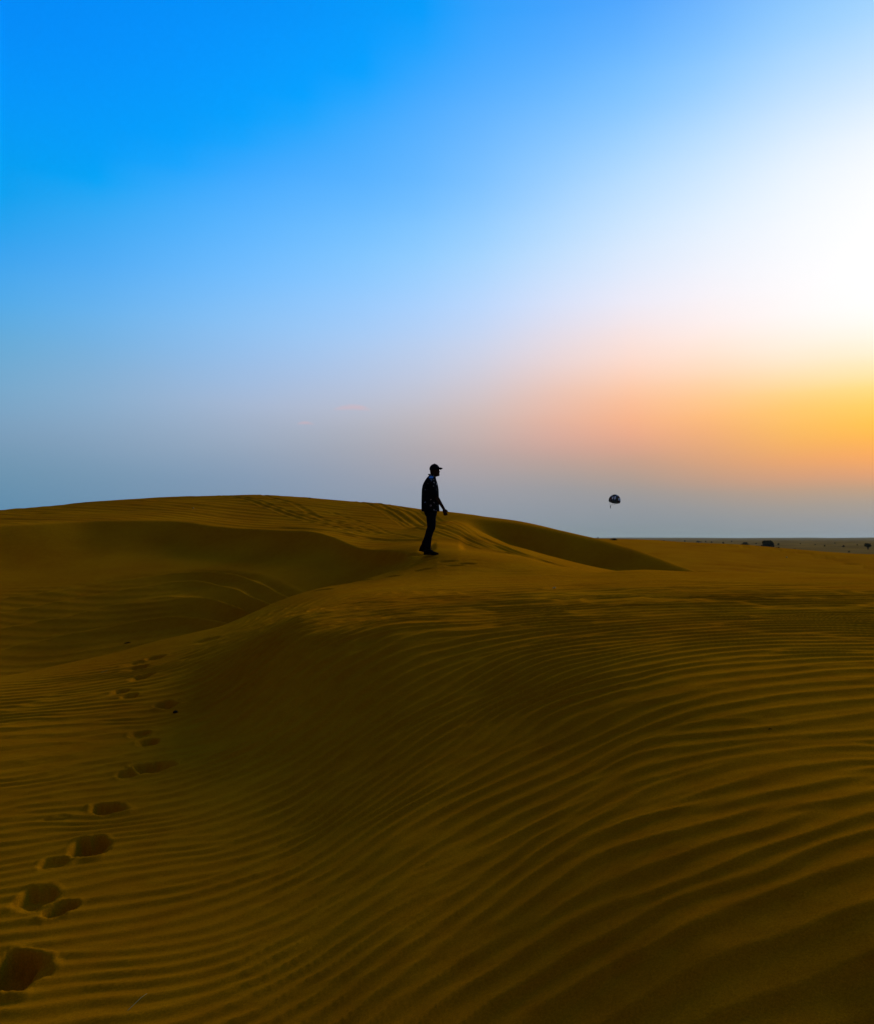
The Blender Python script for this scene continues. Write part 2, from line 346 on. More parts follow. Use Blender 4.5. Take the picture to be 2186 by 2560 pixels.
def full_height(x, y):
    z, f, b = base_height(x, y)
    r = np.hypot(x, y); az = np.arctan2(x, y)
    near = sstep(.06, .012, np.abs(z - f)) * (r < 26)
    # slope of the near dune seen across the view: the steep middle face carries only faint ripples
    e = .15
    gx = (F(x + e, y) - F(x - e, y)) / (2 * e)
    steep = sstep(.14, .30, gx)
    # --- ripples of the near dune
    tl = .27 - .20 * sstep(3.6, 8.0, y)
    wx = .16 * fbm(x * .42 + 3, y * .55 + 1, 2) + .10 * fbm(x * 1.1, y * 2.4, 2) + .03 * fbm(x * 3.1 + 8, y * 7, 2)
    u = x / np.maximum(y, .4); fade = 1 - .9 * sstep(5.2, 8.3, y)
    G = .03 * u + .80 * .19 * np.arctan((u + .07) / .19)               # ripples swing round the steep face
    yy_ = y * (1 - G * fade)
    yw = np.maximum(yy_ - 5.2, 0)                                       # broader ripples on the dune top
    kk = .06 + .28 * sstep(-.35, .05, u)
    yy_ = np.where(yy_ > 5.2, 5.2 + np.log(1 + kk * yw) / kk, yy_)
    p1 = yy_ / .150 + wx / .150 * .6
    p2 = yy_ / .122 + wx / .122 * .6 + 2.4 * fbm(x * .6 + 40, y * .9 + 9, 2)
    m = sstep(-.16, .16, fbm(x * .7 + 21, y * 1.1 + 5, 3))
    amp = .0180 * np.clip(.72 + .55 * fbm(x * .8 + 9, y * 1.5, 2), .3, 1.2) * (1 + .75 * steep * sstep(4.2, 6.0, r))
    amp = amp * (1 + kk * np.minimum(yw, 5))**.8 * (1 - .78 * sstep(8.5, 13, r)) * sstep(.3, 1.4, r)
    crest_gap = np.interp(az, c1a, c1r) - r
    amp = amp * (.25 + .75 * sstep(.1, 1.3, crest_gap))
    rp = m * ripple(p1) + (1 - m) * ripple(p2)
    fine = .0022 * ripple((y - .25 * x) / .083 + 3 * fbm(x * .7, y * 1.3, 2)) * sstep(-.2, .2, fbm(x * .5 + 70, y * .7, 2))
    rid = amp * rp * 1.1 + fine * (1 - sstep(8, 14, r))
    # wrinkled, faintly streaked sand on the steep face
    rid = rid + steep * .010 * fbm((y - .5 * x) * 5.5, (x + .5 * y) * .7, 3)
    # larger uneven swells
    rid = rid + .014 * fbm(x * .33 + 2, y * .42 + 7, 2) * sstep(1, 3, r)
    z = z + near * rid
    # --- hollow and big dune
    far = (1 - near) * (r < 70)
    # ripples in the hollow, low on the left
    pc = (y - .06 * x + .8 * fbm(x * .12, y * .2, 2)) / .36
    inh = sstep(.5, .25, np.abs(az + .36) * 1.6) * sstep(22.5, 19.5, y) * sstep(-.26, -.33, az)
    z = z + far * inh * .016 * ripple(pc)
    # lobes of slipped sand sweeping round the hollow
    da = az + .332
    q = r + 165 * np.maximum(da, 0)**2 + 22 * np.minimum(da, 0)**2 + .5 * fbm(x * .25 + 4, y * .25, 3)
    lob = ripple(-q / 1.35 + .35 * fbm(x * .15, y * .15 + 6, 2), .3)
    lm = (r > 12) * sstep(17.2, 18.4, q) * sstep(24.0, 22.6, q) * sstep(.0, -.04, az) * sstep(-.6, -.42, az)
    z = z + far * lm * .15 * lob * (.5 + .7 * sstep(-.2, .2, fbm(x * .2 + 50, y * .3, 2)))
    # ripples and old streaks on the upper dune
    up = far * sstep(0, .8, r - np.interp(az, c2a, c2r)) * sstep(48, 42, r)
    z = z + up * (.020 * ripple((y + .55 * x + 1.2 * fbm(x * .1, y * .1, 2)) / .62) * sstep(.02, -.12, az) + .05 * fbm((y + .35 * x) * .35, (x - .5 * y) * .09, 3))
    z = z + far * (r < 60) * .02 * fbm(x * .6, y * .6, 3)
    z = z + (r > 30) * sstep(30, 50, r) * .10 * fbm(x * .07 + 3, y * .12, 4)
    z = z + sstep(28, 34, r) * sstep(115, 90, r) * (.05 * fbm(x * .22, y * .45 + 4, 3) + .02 * ripple((y + .3 * x) / 2.3 + 1.5 * fbm(x * .06, y * .06, 2)))
    # --- footprints and wheel ruts
    for sx, sy, ln, wd, ca, sa, dep in stamps:
        R2 = max(ln, wd) * 3.2
        i = np.nonzero((np.abs(x - sx) < R2) & (np.abs(y - sy) < R2))
        if len(i[0]) == 0: continue
        dx, dy = x[i] - sx, y[i] - sy
        a = (dx * ca + dy * sa) / ln; c = (-dx * sa + dy * ca) / wd
        c = c + .22 * a * a - .10 + .12 * np.sin(a * 4 + sx * 9); c = np.where(c < 0, c / 1.35, c)
        q = np.sqrt(a * a + c * c) + .22 * fbm(dx * 11 + sx, dy * 11, 3) + .06 * fbm(dx * 45, dy * 45 + sx, 2)
        wall = np.where(c > 0, sstep(1.05, .62, q), sstep(1.25, .2, q))   # steep far wall, slumped near side
        z[i] += -dep * wall + dep * .14 * np.exp(-((q - 1.25) / .20)**2) * (.55 + .5 * np.sin(np.arctan2(c, a) * 2 + sx * 7))
        z[i] += dep * .10 * fbm(dx * 28, dy * 28, 3) * sstep(1.5, .9, q)
    for pts, wd, dep in tracks:
        P = np.array(pts)
        if len(P) < 2: continue
        i = np.nonzero((x > P[:, 0].min() - 2) & (x < P[:, 0].max() + 2) & (y > P[:, 1].min() - 2) & (y < P[:, 1].max() + 2))
        if len(i[0]) == 0: continue
        xx, yy = x[i], y[i]; d = np.full(xx.shape, 9.0)
        # a rounded line through the points
        t = np.linspace(0, len(P) - 1, 60); px_ = np.interp(t, range(len(P)), P[:, 0]); py_ = np.interp(t, range(len(P)), P[:, 1])
        k = np.hanning(13); k /= k.sum()
        px_ = np.convolve(np.pad(px_, 6, mode='edge'), k, 'valid'); py_ = np.convolve(np.pad(py_, 6, mode='edge'), k, 'valid')
        for j in range(len(px_) - 1):
            ex, ey = px_[j+1] - px_[j], py_[j+1] - py_[j]; l2 = ex*ex + ey*ey + 1e-9
            s = np.clip(((xx - px_[j]) * ex + (yy - py_[j]) * ey) / l2, 0, 1)
            d = np.minimum(d, np.hypot(xx - px_[j] - s * ex, yy - py_[j] - s * ey))
        d = d / (wd * .8) + .2 * fbm(xx * .5, yy * .5, 2)
        fade = .55 + .6 * (fbm(xx * .35 + 5, yy * .35, 2) + .3)
        z[i] += .75 * fade * (-dep * sstep(1.0, .2, d) + dep * .5 * np.exp(-((d - 1.25) / .35)**2))
    return z, near

# ---- one sheet of sand, fine where it is near, out to the horizon --------------
def radial_rows():
    r = [.15]
    while r[-1] < 9000:
        c = r[-1]
        if c < 1.6: d = .06
        elif c < 2.1: d = .03
        elif c < 9: d = .0175
        elif c < 46: d = .0175 * (c / 9)**1.32
        else: d = c * .022
        r.append(c + d)
    return np.array(r)
def azimuths():
    a = [0.0]
    while a[-1] < 180:
        c = a[-1]
        if c < 30: d = .088
        elif c < 60: d = .088 + (c - 30) / 30 * .9
        else: d = 2.5
        a.append(c + d)
    a = np.array(a); a = a * 1.0
    a = a[a < 178.5]; 
    return np.radians(np.concatenate([-a[:0:-1], a]))
rows, azs = radial_rows(), azimuths()
NR, NA = len(rows), len(azs)
RR, AA = np.meshgrid(rows, azs, indexing='ij')
GX, GY = RR * np.sin(AA), RR * np.cos(AA)
GZ = np.empty_like(GX); NEAR = np.empty_like(GX)
for s in range(0, NR, 64):
    GZ[s:s+64], NEAR[s:s+64] = full_height(GX[s:s+64], GY[s:s+64])
V = np.stack([GX, GY, GZ], -1).reshape(-1, 3)
idx = np.arange(NR * NA).reshape(NR, NA)
nxt = np.roll(idx, -1, axis=1)
Q = np.stack([idx[:-1], idx[1:], nxt[1:], nxt[:-1]], -1)      # wraps round behind the viewer
fr = (RR[:-1] + RR[1:]) / 2; fn = NEAR[:-1]

def sheet(name, mask, mat, cap=False):
    q = Q[mask].reshape(-1, 4)
    used, inv = np.unique(q, return_inverse=True); q = inv.reshape(-1, 4); v = V[used]
    me = bpy.data.meshes.new(name)
    extra = 0
    me.vertices.add(len(v)); me.vertices.foreach_set('co', v.astype(np.float32).ravel())
    n = len(q); me.loops.add(n * 4); me.polygons.add(n)
    me.loops.foreach_set('vertex_index', q[:, ::-1].astype(np.int32).ravel())
    me.polygons.foreach_set('loop_start', np.arange(0, n * 4, 4, dtype=np.int32))
    me.polygons.foreach_set('loop_total', np.full(n, 4, np.int32))
    me.polygons.foreach_set('use_smooth', np.ones(n, bool))
    me.update(calc_edges=True)
    me.materials.append(mat)
    o = bpy.data.objects.new(name, me); COL.objects.link(o)
    return tag(o, kind='structure')

def sand_nodes(t, b):
    n, l = t.nodes, t.links
    tc = n.new('ShaderNodeTexCoord')
    big = n.new('ShaderNodeTexNoise'); big.inputs['Scale'].default_value = .55; big.inputs['Detail'].default_value = 5
    mid = n.new('ShaderNodeTexNoise'); mid.inputs['Scale'].default_value = 7.0; mid.inputs['Detail'].default_value = 6
    gr = n.new('ShaderNodeTexNoise'); gr.inputs['Scale'].default_value = 420.0; gr.inputs['Detail'].default_value = 3
    for q in (big, mid, gr): l.new(tc.outputs['Object'], q.inputs['Vector'])
    cr = n.new('ShaderNodeValToRGB'); e = cr.color_ramp.elements
    e[0].position = .32; e[0].color = (*SAND_A, 1); e[1].position = .68; e[1].color = (*SAND_B, 1)
    ad = n.new('ShaderNodeMath'); ad.operation = 'MULTIPLY_ADD'; ad.inputs[1].default_value = .35; 
    l.new(mid.outputs['Fac'], ad.inputs[0]); 
    ad2 = n.new('ShaderNodeMath'); ad2.operation = 'MULTIPLY'; ad2.inputs[1].default_value = .65; l.new(big.outputs['Fac'], ad2.inputs[0])
    l.new(ad2.outputs[0], ad.inputs[2]); l.new(ad.outputs[0], cr.inputs[0])
    # single grains, darker and lighter
    g2 = n.new('ShaderNodeMapRange'); g2.inputs['From Min'].default_value = .25; g2.inputs['From Max'].default_value = .75
    g2.inputs['To Min'].default_value = .72; g2.inputs['To Max'].default_value = 1.28; l.new(gr.outputs['Fac'], g2.inputs['Value'])
    mu = n.new('ShaderNodeMix'); mu.data_type = 'RGBA'; mu.blend_type = 'MULTIPLY'; mu.inputs['Factor'].default_value = 1
    l.new(cr.outputs[0], mu.inputs[6]); l.new(g2.outputs[0], mu.inputs[7]); l.new(mu.outputs[2], b.inputs['Base Color'])
    sp = n.new('ShaderNodeTexNoise'); sp.inputs['Scale'].default_value = 130.0; sp.inputs['Detail'].default_value = 4
    l.new(tc.outputs['Object'], sp.inputs['Vector'])
    s2 = n.new('ShaderNodeMapRange'); s2.inputs['From Min'].default_value = .3; s2.inputs['From Max'].default_value = .7
    s2.inputs['To Min'].default_value = .80; s2.inputs['To Max'].default_value = 1.2; l.new(sp.outputs['Fac'], s2.inputs['Value'])
    mu2 = n.new('ShaderNodeMix'); mu2.data_type = 'RGBA'; mu2.blend_type = 'MULTIPLY'; mu2.inputs['Factor'].default_value = 1
    l.new(mu.outputs[2], mu2.inputs[6]); l.new(s2.outputs[0], mu2.inputs[7]); l.new(mu2.outputs[2], b.inputs['Base Color'])
    bp = n.new('ShaderNodeBump'); bp.inputs['Strength'].default_value = .35; bp.inputs['Distance'].default_value = .004
    l.new(gr.outputs['Fac'], bp.inputs['Height'])
    b2 = n.new('ShaderNodeBump'); b2.inputs['Strength'].default_value = .25; b2.inputs['Distance'].default_value = .02
    l.new(mid.outputs['Fac'], b2.inputs['Height']); l.new(bp.outputs['Normal'], b2.inputs['Normal']); l.new(b2.outputs['Normal'], b.inputs['Normal'])
SAND_A, SAND_B = (.305, .089, .0010), (.400, .143, .0016)
M_SAND = material('dune sand', SAND_A, .95, sand_nodes)
def plain_nodes(t, b):
    n, l = t.nodes, t.links
    tc = n.new('ShaderNodeTexCoord'); nz = n.new('ShaderNodeTexNoise'); nz.inputs['Scale'].default_value = .05; nz.inputs['Detail'].default_value = 8
    l.new(tc.outputs['Object'], nz.inputs['Vector'])
    cr = n.new('ShaderNodeValToRGB'); e = cr.color_ramp.elements
    e[0].position = .38; e[0].color = (.13, .072, .020, 1); e[1].position = .62; e[1].color = (.24, .128, .030, 1)
    l.new(nz.outputs['Fac'], cr.inputs[0]); l.new(cr.outputs[0], b.inputs['Base Color'])
M_PLAIN = material('gravel plain', (.2, .13, .03), .95, plain_nodes)

m_near = (fn > .5) & (fr < 26) | (fr < 3)
m_plain = (fr > 115)
sheet('foreground_dune', m_near & ~m_plain, M_SAND)
sheet('background_dunes', ~m_near & ~m_plain, M_SAND)
sheet('desert_plain', m_plain, M_PLAIN)

# ------------------------------------------------------------------ building blocks for things
def empty(name, loc, rz=0.0):
    o = bpy.data.objects.new(name, None); COL.objects.link(o)
    o.location = loc; o.rotation_euler = (0, 0, rz); o.empty_display_size = .2
    return o
def obj(name, bm, mat, parent=None, smooth=True):
    me = bpy.data.meshes.new(name); bm.normal_update(); bm.to_mesh(me); bm.free()
    if smooth: me.polygons.foreach_set('use_smooth', np.ones(len(me.polygons), bool))
    me.materials.append(mat)
    o = bpy.data.objects.new(name, me); COL.objects.link(o)
    if parent: o.parent = parent
    return o
def ring_loft(bm, rings):
    prev = None; first = None
    for pts in rings:
        vs_ = [bm.verts.new(p) for p in pts]
        if prev is None: first = vs_
        else:
            n = len(vs_)
            for i in range(n):
                bm.faces.new((prev[i], prev[(i+1) % n], vs_[(i+1) % n], vs_[i]))
        prev = vs_
    bm.faces.new(first[::-1]); bm.faces.new(prev)
def hring(xb, xf, z, hw, n=20, y0=0.0, p=2.3):          # level ring from back xb to front xf
    xc, hx = (xb + xf) / 2, (xf - xb) / 2; out = []
    for i in range(n):
        a = 2 * math.pi * i / n; c, s_ = math.cos(a), math.sin(a)
        out.append((xc + hx * math.copysign(abs(c)**(2/p), c), y0 + hw * math.copysign(abs(s_)**(2/p), s_), z))
    return out
def tube(bm, pts, rad, n=10, flat=1.0, side=Vector((0, 1, 0))):
    P = [Vector(p) for p in pts]; rings = []
    for i, p in enumerate(P):
        d = (P[min(i+1, len(P)-1)] - P[max(i-1, 0)]).normalized()
        u = side - d * side.dot(d)
        if u.length < 1e-4: u = Vector((1, 0, 0)) - d * d.x
        u.normalize(); v = d.cross(u); r = rad[i] if hasattr(rad, '__len__') else rad
        rings.append([p + u * (r * flat * math.cos(2*math.pi*k/n)) + v * (r * math.sin(2*math.pi*k/n)) for k in range(n)])
    d0 = (P[0] - P[1]).normalized(); d1 = (P[-1] - P[-2]).normalized()
    def shrink(ring, d, f, r): 
        c = sum((Vector(q) for q in ring), Vector()) / n
        return [c + (Vector(q) - c) * f + d * r for q in ring]
    r0 = rad[0] if hasattr(rad, '__len__') else rad; r1 = rad[-1] if hasattr(rad, '__len__') else rad
    rings = [shrink(rings[0], d0, .45, r0 * .8), shrink(rings[0], d0, .8, r0 * .45)] + rings + [shrink(rings[-1], d1, .8, r1 * .45), shrink(rings[-1], d1, .45, r1 * .8)]
    ring_loft(bm, rings)
def remesh(o, voxel, smooth_it=3):
    md = o.modifiers.new('skin', 'REMESH'); md.mode = 'VOXEL'; md.voxel_size = voxel; md.use_smooth_shade = True
    ms = o.modifiers.new('soft', 'SMOOTH'); ms.factor = .5; ms.iterations = smooth_it
    bpy.context.view_layer.update()
    dg = bpy.context.evaluated_depsgraph_get()
    me = bpy.data.meshes.new_from_object(o.evaluated_get(dg)); me.name = o.name
    o.modifiers.clear(); old = o.data; o.data = me; bpy.data.meshes.remove(old)
    return o

# ------------------------------------------------------------------ the walker
K = .00106
def X(zx): return (zx - 600) * K
def Z(zy): return (1900 - zy) * K
def pt(zx, zy, y=0.0): return (X(zx), y, Z(zy))

def shirt_nodes(t, b):
    n, l = t.nodes, t.links
    tc = n.new('ShaderNodeTexCoord'); vo = n.new('ShaderNodeTexVoronoi'); vo.inputs['Scale'].default_value = 17
    nz = n.new('ShaderNodeTexNoise'); nz.inputs['Scale'].default_value = 38; nz.inputs['Detail'].default_value = 3
    l.new(tc.outputs['Object'], vo.inputs['Vector']); l.new(tc.outputs['Object'], nz.inputs['Vector'])
    sp = n.new('ShaderNodeSeparateColor'); l.new(vo.outputs['Color'], sp.inputs[0])
    def mth(op, a, b_=None):
        m = n.new('ShaderNodeMath'); m.operation = op
        for i, v in enumerate((a, b_)):
            if v is None: continue
            if isinstance(v, (int, float)): m.inputs[i].default_value = v
            else: l.new(v, m.inputs[i])
        return m.outputs[0]
    f = mth('MULTIPLY', mth('GREATER_THAN', sp.outputs[0], .66), mth('LESS_THAN', vo.outputs['Distance'], .34))
    f = mth('MULTIPLY', f, mth('GREATER_THAN', nz.outputs['Fac'], .5))
    cr = n.new('ShaderNodeValToRGB'); e = cr.color_ramp.elements
    e[0].color = (.20, .20, .22, 1); e[1].color = (.13, .19, .29, 1); k = e.new(.5); k.color = (.22, .16, .09, 1)
    l.new(sp.outputs[1], cr.inputs[0])
    mx = n.new('ShaderNodeMix'); mx.data_type = 'RGBA'; mx.inputs[6].default_value = (.006, .006, .008, 1)
    l.new(f, mx.inputs['Factor']); l.new(cr.outputs[0], mx.inputs[7])
    # one bright blue bloom on the shoulder
    sb = n.new('ShaderNodeVectorMath'); sb.operation = 'SUBTRACT'; sb.inputs[1].default_value = (X(590), -.12, Z(478)); l.new(tc.outputs['Object'], sb.inputs[0])
    sc = n.new('ShaderNodeVectorMath'); sc.operation = 'MULTIPLY'; sc.inputs[1].default_value = (24, 9, 30); l.new(sb.outputs[0], sc.inputs[0])
    ln = n.new('ShaderNodeVectorMath'); ln.operation = 'LENGTH'; l.new(sc.outputs[0], ln.inputs[0])
    g = mth('LESS_THAN', mth('ADD', ln.outputs['Value'], nz.outputs['Fac']), 1.5)
    m2 = n.new('ShaderNodeMix'); m2.data_type = 'RGBA'; m2.inputs[7].default_value = (.05, .20, .48, 1)
    l.new(g, m2.inputs['Factor']); l.new(mx.outputs[2], m2.inputs[6]); l.new(m2.outputs[2], b.inputs['Base Color'])
M_SKIN = material('skin', (.035, .018, .010), .6)
M_SHIRT = material('printed cotton', (.006, .006, .008), .9, shirt_nodes)
M_TROUSER = material('dark trousers', (.006, .006, .008), .9, speckle(60, (.004, .004, .006), (.010, .010, .012)))
M_BOOT = material('boot leather', (.008, .006, .005), .6, speckle(40, (.006, .005, .004), (.014, .010, .008)))
M_SOLE = material('boot sole', (.004, .004, .004), .8, speckle(30, (.003, .003, .003), (.007, .006, .005)))
M_CAP = material('cap cloth', (.006, .006, .009), .9, speckle(70, (.004, .004, .006), (.010, .010, .014)))

def arm(bm, sgn, sh, el, wr, hd, hand=True):
    y = sgn * .205
    S, E_, Wp = Vector(pt(*sh, y * .92)), Vector(pt(*el, y * 1.06)), Vector(pt(*wr, y * 1.02))
    tube(bm, [S, S.lerp(E_, .35), S.lerp(E_, .8), E_, E_.lerp(Wp, .25), E_.lerp(Wp, .7), Wp], [.052, .050, .043, .041, .041, .032, .027], 12)
    d = Vector(hd).normalized(); w = Vector((-d.z, 0, d.x)); inn = Vector((0, -sgn, 0))   # towards the body
    tube(bm, [Wp, Wp + d * .03, Wp + d * .065, Wp + d * .092], [.027, .037, .041, .037], 12, flat=.42)
    for i, (ln, off) in enumerate(((.072, .030), (.080, .010), (.075, -.010), (.060, -.029))):
        b0 = Wp + d * .085 + w * off
        b1 = b0 + (d * .86 + inn * .42 + w * .04 * (1 - i)) * ln * .46
        b2 = b1 + (d * .42 + inn * .85) * ln * .32
        b3 = b2 + (d * -.15 + inn * .6 - w * .2) * ln * .22
        tube(bm, [b0, b1, b2, b3], [.0098, .0094, .0085, .0075], 8)
    t0 = Wp + d * .025 + w * .028
    tube(bm, [t0, t0 + (d * .6 + w * .62 + inn * .3) * .034, t0 + (d * .85 + w * .42 + inn * .35) * .070], [.0125, .0115, .0085], 8)

walker_at = ground_hit(871, 1124.0, 13.0, 25.0)
walker_at = Vector((walker_at.x + .045, 16.45, 0)); walker_at.z = float(full_height(np.array([walker_at.x]), np.array([walker_at.y]))[0][0])
walker = empty('person', walker_at - Vector((X(620), 0, .012)))
tag(walker, 'man in dark printed shirt and cap standing on the dune crest, facing right', 'person')
NEAR_ARM = ((580, 545), (668, 800), (826, 1058)); FAR_ARM = ((572, 548), (560, 820), (610, 1050))
bm = bmesh.new()
head = [(452,622,700,.040),(440,606,742,.046),(428,592,750,.052),(412,582,747,.060),(402,578,750,.064),(390,575,744,.067),(378,573,746,.069),(366,572,757,.071),(356,571,753,.073),(345,570,744,.075),(328,568,745,.077),(305,568,740,.078),(275,575,730,.074),(248,592,712,.062),(230,612,694,.042),(222,636,668,.018)]
ring_loft(bm, [hring(X(b_), X(f_), Z(zy), hw, 22, 0, 2.1) for zy, b_, f_, hw in head])
ring_loft(bm, [hring(X(x0), X(x1), Z(zy), hw, 16) for zy, x0, x1, hw in [(385,580,680,.054),(430,580,676,.056),(470,570,680,.062),(520,540,690,.11)]])
for sg in (-1, 1):                                       # ears
    tube(bm, [pt(632, 330, sg * .074), pt(628, 350, sg * .081), pt(636, 372, sg * .076)], [.012, .016, .009], 8, flat=.5)
tors = [(1090,470,690,.150),(1000,450,700,.150),(900,450,705,.15),(800,450,705,.158),(700,452,702,.166),(620,462,695,.172),(550,490,675,.170),(500,515,660,.145),(470,540,655,.10)]
ring_loft(bm, [hring(X(b_), X(f_), Z(zy), hw) for zy, b_, f_, hw in tors])
arm(bm, -1, *NEAR_ARM, (.30, 0, -.95)); arm(bm, 1, *FAR_ARM, (.12, 0, -.99))
LEGS = {-1: [(588,1090),(600,1240),(600,1390),(556,1560),(532,1745)], 1: [(572,1090),(592,1240),(588,1400),(522,1560),(462,1705)]}
for sg in (-1, 1):
    tube(bm, [pt(x, zy, sg * .085) for x, zy in LEGS[sg]], [.085, .075, .055, .050, .038], 12)
body = obj('body', bm, M_SKIN, walker); remesh(body, .0065, 2)
# shirt: loose, hanging over the trousers, short sleeves
bm = bmesh.new()
sh = [(1094,414,750,.195),(1080,413,749,.198),(1000,412,741,.196),(900,413,737,.192),(800,415,736,.192),(700,419,732,.196),(620,431,721,.200),(560,456,704,.198),(515,484,690,.178),(480,508,680,.145),(450,535,668,.108),(428,553,655,.086),(416,562,645,.078)]
ring_loft(bm, [hring(X(b_), X(f_), Z(zy), hw, 28, 0, 2.5) for zy, b_, f_, hw in sh])
for sg, (a_, e_, w_) in ((-1, NEAR_ARM), (1, FAR_ARM)):
    S, E_ = Vector(pt(*a_, sg * .178)), Vector(pt(*e_, sg * .215))
    tube(bm, [S, S.lerp(E_, .3), S.lerp(E_, .65), S.lerp(E_, 1.02)], [.074, .070, .066, .068], 14)
shirt = obj('shirt', bm, M_SHIRT, walker); remesh(shirt, .009, 2)
bm = bmesh.new()                                          # turned-down collar
tube(bm, [(X(603) + .058 * math.cos(a), .074 * math.sin(a), Z(424) - .012 * math.cos(a)) for a in [math.radians(35 + 290 * k / 18) for k in range(19)]], .017, 8, flat=.6, side=Vector((0, 0, 1)))
obj('collar', bm, M_SHIRT, shirt)
# trousers
bm = bmesh.new()
ring_loft(bm, [hring(X(b_), X(f_), Z(zy), hw) for zy, b_, f_, hw in [(1030,470,690,.16),(1080,458,704,.168),(1130,468,703,.170),(1180,492,690,.165)]])
TR = {-1: ([(596,1120),(596,1240),(602,1340),(600,1400),(572,1480),(554,1560),(540,1660),(530,1752)], [.096,.091,.083,.076,.066,.060,.060,.064]),
       1: ([(580,1120),(588,1240),(590,1340),(585,1400),(548,1480),(520,1560),(490,1640),(466,1706)], [.094,.088,.080,.074,.064,.056,.054,.055])}
for sg in (-1, 1):
    pp, rr_ = TR[sg]; tube(bm, [pt(x, zy, sg * .085) for x, zy in pp], rr_, 16)
trousers = obj('trousers', bm, M_TROUSER, walker); remesh(trousers, .009, 2)
# boots
def boot():
    bm = bmesh.new()                                      # heel at x = 0, sole at z = 0, toe towards +x
    for_sec = [(-.004,.030,.085,.022),(.010,.012,.125,.034),(.045,.012,.150,.039),(.090,.012,.150,.041),(.125,.012,.128,.041),(.150,.012,.098,.043),(.190,.012,.070,.047),(.230,.012,.056,.046),(.262,.012,.044,.036),(.284,.014,.034,.018)]
    rings = []
    for x, z0, z1, hw in for_sec:
        zc, hz = (z0 + z1) / 2, (z1 - z0) / 2
        rings.append([(x, hw * math.cos(a) * (1 - .22 * max(0, math.sin(a))), zc + hz * math.sin(a)) for a in [2 * math.pi * k / 16 for k in range(16)]])
    ring_loft(bm, rings)
    tube(bm, [(.068, 0, .10), (.062, 0, .16), (.058, 0, .20)], [.054, .052, .050], 14)
    sole = bmesh.new()
    outline = [(-.008,.026),(.02,.036),(.10,.034),(.17,.045),(.23,.048),(.27,.036),(.292,.012)]
    ring = [(x, w) for x, w in outline] + [(x, -w) for x, w in outline[::-1]]
    ring_loft(sole, [[(x, y, 0.0) for x, y in ring], [(x, y, .022 if x > .09 else .026) for x, y in ring]])
    return bm, sole
for sg, hx, hz, pitch in ((-1, X(462), Z(1893), 0.0), (1, X(368), Z(1822), 15.0)):
    b_, so_ = boot()
    bo = obj('boot', b_, M_BOOT, walker); so = obj('sole', so_, M_SOLE, bo, smooth=False)
    remesh(bo, .007, 3)
    bo.location = (hx, sg * .085, hz); bo.rotation_euler = (0, R(pitch), 0)
    bm = bmesh.new()                                      # bootlace loop
    tube(bm, [(.118, 0, .132), (.135, -.02, .142), (.150, -.012, .126), (.136, .012, .118), (.120, 0, .132)], .0035, 6)
    obj('lace', bm, M_BOOT, bo)
# cap
bm = bmesh.new()
ring_loft(bm, [hring(X(b_), X(f_), Z(zy), hw, 24, 0, 2.1) for zy, b_, f_, hw in [(332,562,738,.083),(318,561,746,.085),(300,561,748,.086),(275,567,742,.084),(250,584,724,.074),(232,604,704,.056),(221,628,680,.032),(216,645,663,.012)]])
tube(bm, [pt(654, 219), pt(654, 213)], [.008, .006], 8)
cap = obj('cap', bm, M_CAP, walker)
bm = bmesh.new()
rows_ = []
for k in range(9):                                        # curved peak
    a = -1 + 2 * k / 8
    y = .074 * a; droop = -.020 * a * a
    xo = X(805) - .040 * a * a; xi = X(735) - .022 * a * a
    rows_.append([Vector((xi, y, Z(288) + droop)), Vector(((xi + xo) / 2, y, Z(287) + droop)), Vector((xo, y, Z(300) + droop))])
top = [[bm.verts.new(p + Vector((0, 0, .005))) for p in r_] for r_ in rows_]; bot = [[bm.verts.new(p - Vector((0, 0, .005))) for p in r_] for r_ in rows_]
for k in range(8):
    for q in range(2):
        bm.faces.new((top[k][q], top[k][q+1], top[k+1][q+1], top[k+1][q])); bm.faces.new((bot[k][q], bot[k+1][q], bot[k+1][q+1], bot[k][q+1]))
    bm.faces.new((top[k][2], bot[k][2], bot[k+1][2], top[k+1][2])); bm.faces.new((top[k][0], top[k+1][0], bot[k+1][0], bot[k][0]))
for k in (0, 8):
    for q in range(2): bm.faces.new((top[k][q], bot[k][q], bot[k][q+1], top[k][q+1]))
bmesh.ops.recalc_face_normals(bm, faces=bm.faces)
obj('peak', bm, M_CAP, cap)

# ------------------------------------------------------------------ parasail in the distance
PY = 480.0
M_RED = material('red canopy cloth', (.10, .012, .010), .8, speckle(2, (.08, .010, .008), (.12, .016, .012)))
M_BLK = material('black canopy cloth', (.012, .010, .014), .8, speckle(2, (.010, .008, .012), (.018, .014, .018)))
M_NAVY = material('navy canopy cloth', (.012, .016, .05), .8, speckle(2, (.010, .013, .04), (.015, .02, .06)))
M_PALE = material('pale canopy cloth', (.75, .72, .74), .8, speckle(2, (.70, .67, .70), (.8, .77, .78)))
M_LINE = material('suspension line', (.05, .05, .05), .8, speckle(3, (.04, .04, .04), (.06, .06, .06)))
pc_ = Vector(at(1244, 1013, PY)); hang = Vector(at(1235.5, 1027.5, PY))
para = empty('parasail', hang + Vector((0, 0, .9)))
tag(para, 'small round dark red and black parasail canopy floating in the sky above the plain', 'parasail')
rel = pc_ - para.location
NG, AX, AZ_, HT = 16, 3.25, 3.0, 3.5
tilt = Matrix.Rotation(R(12), 3, 'Y') @ Matrix.Rotation(R(-14), 3, 'X')
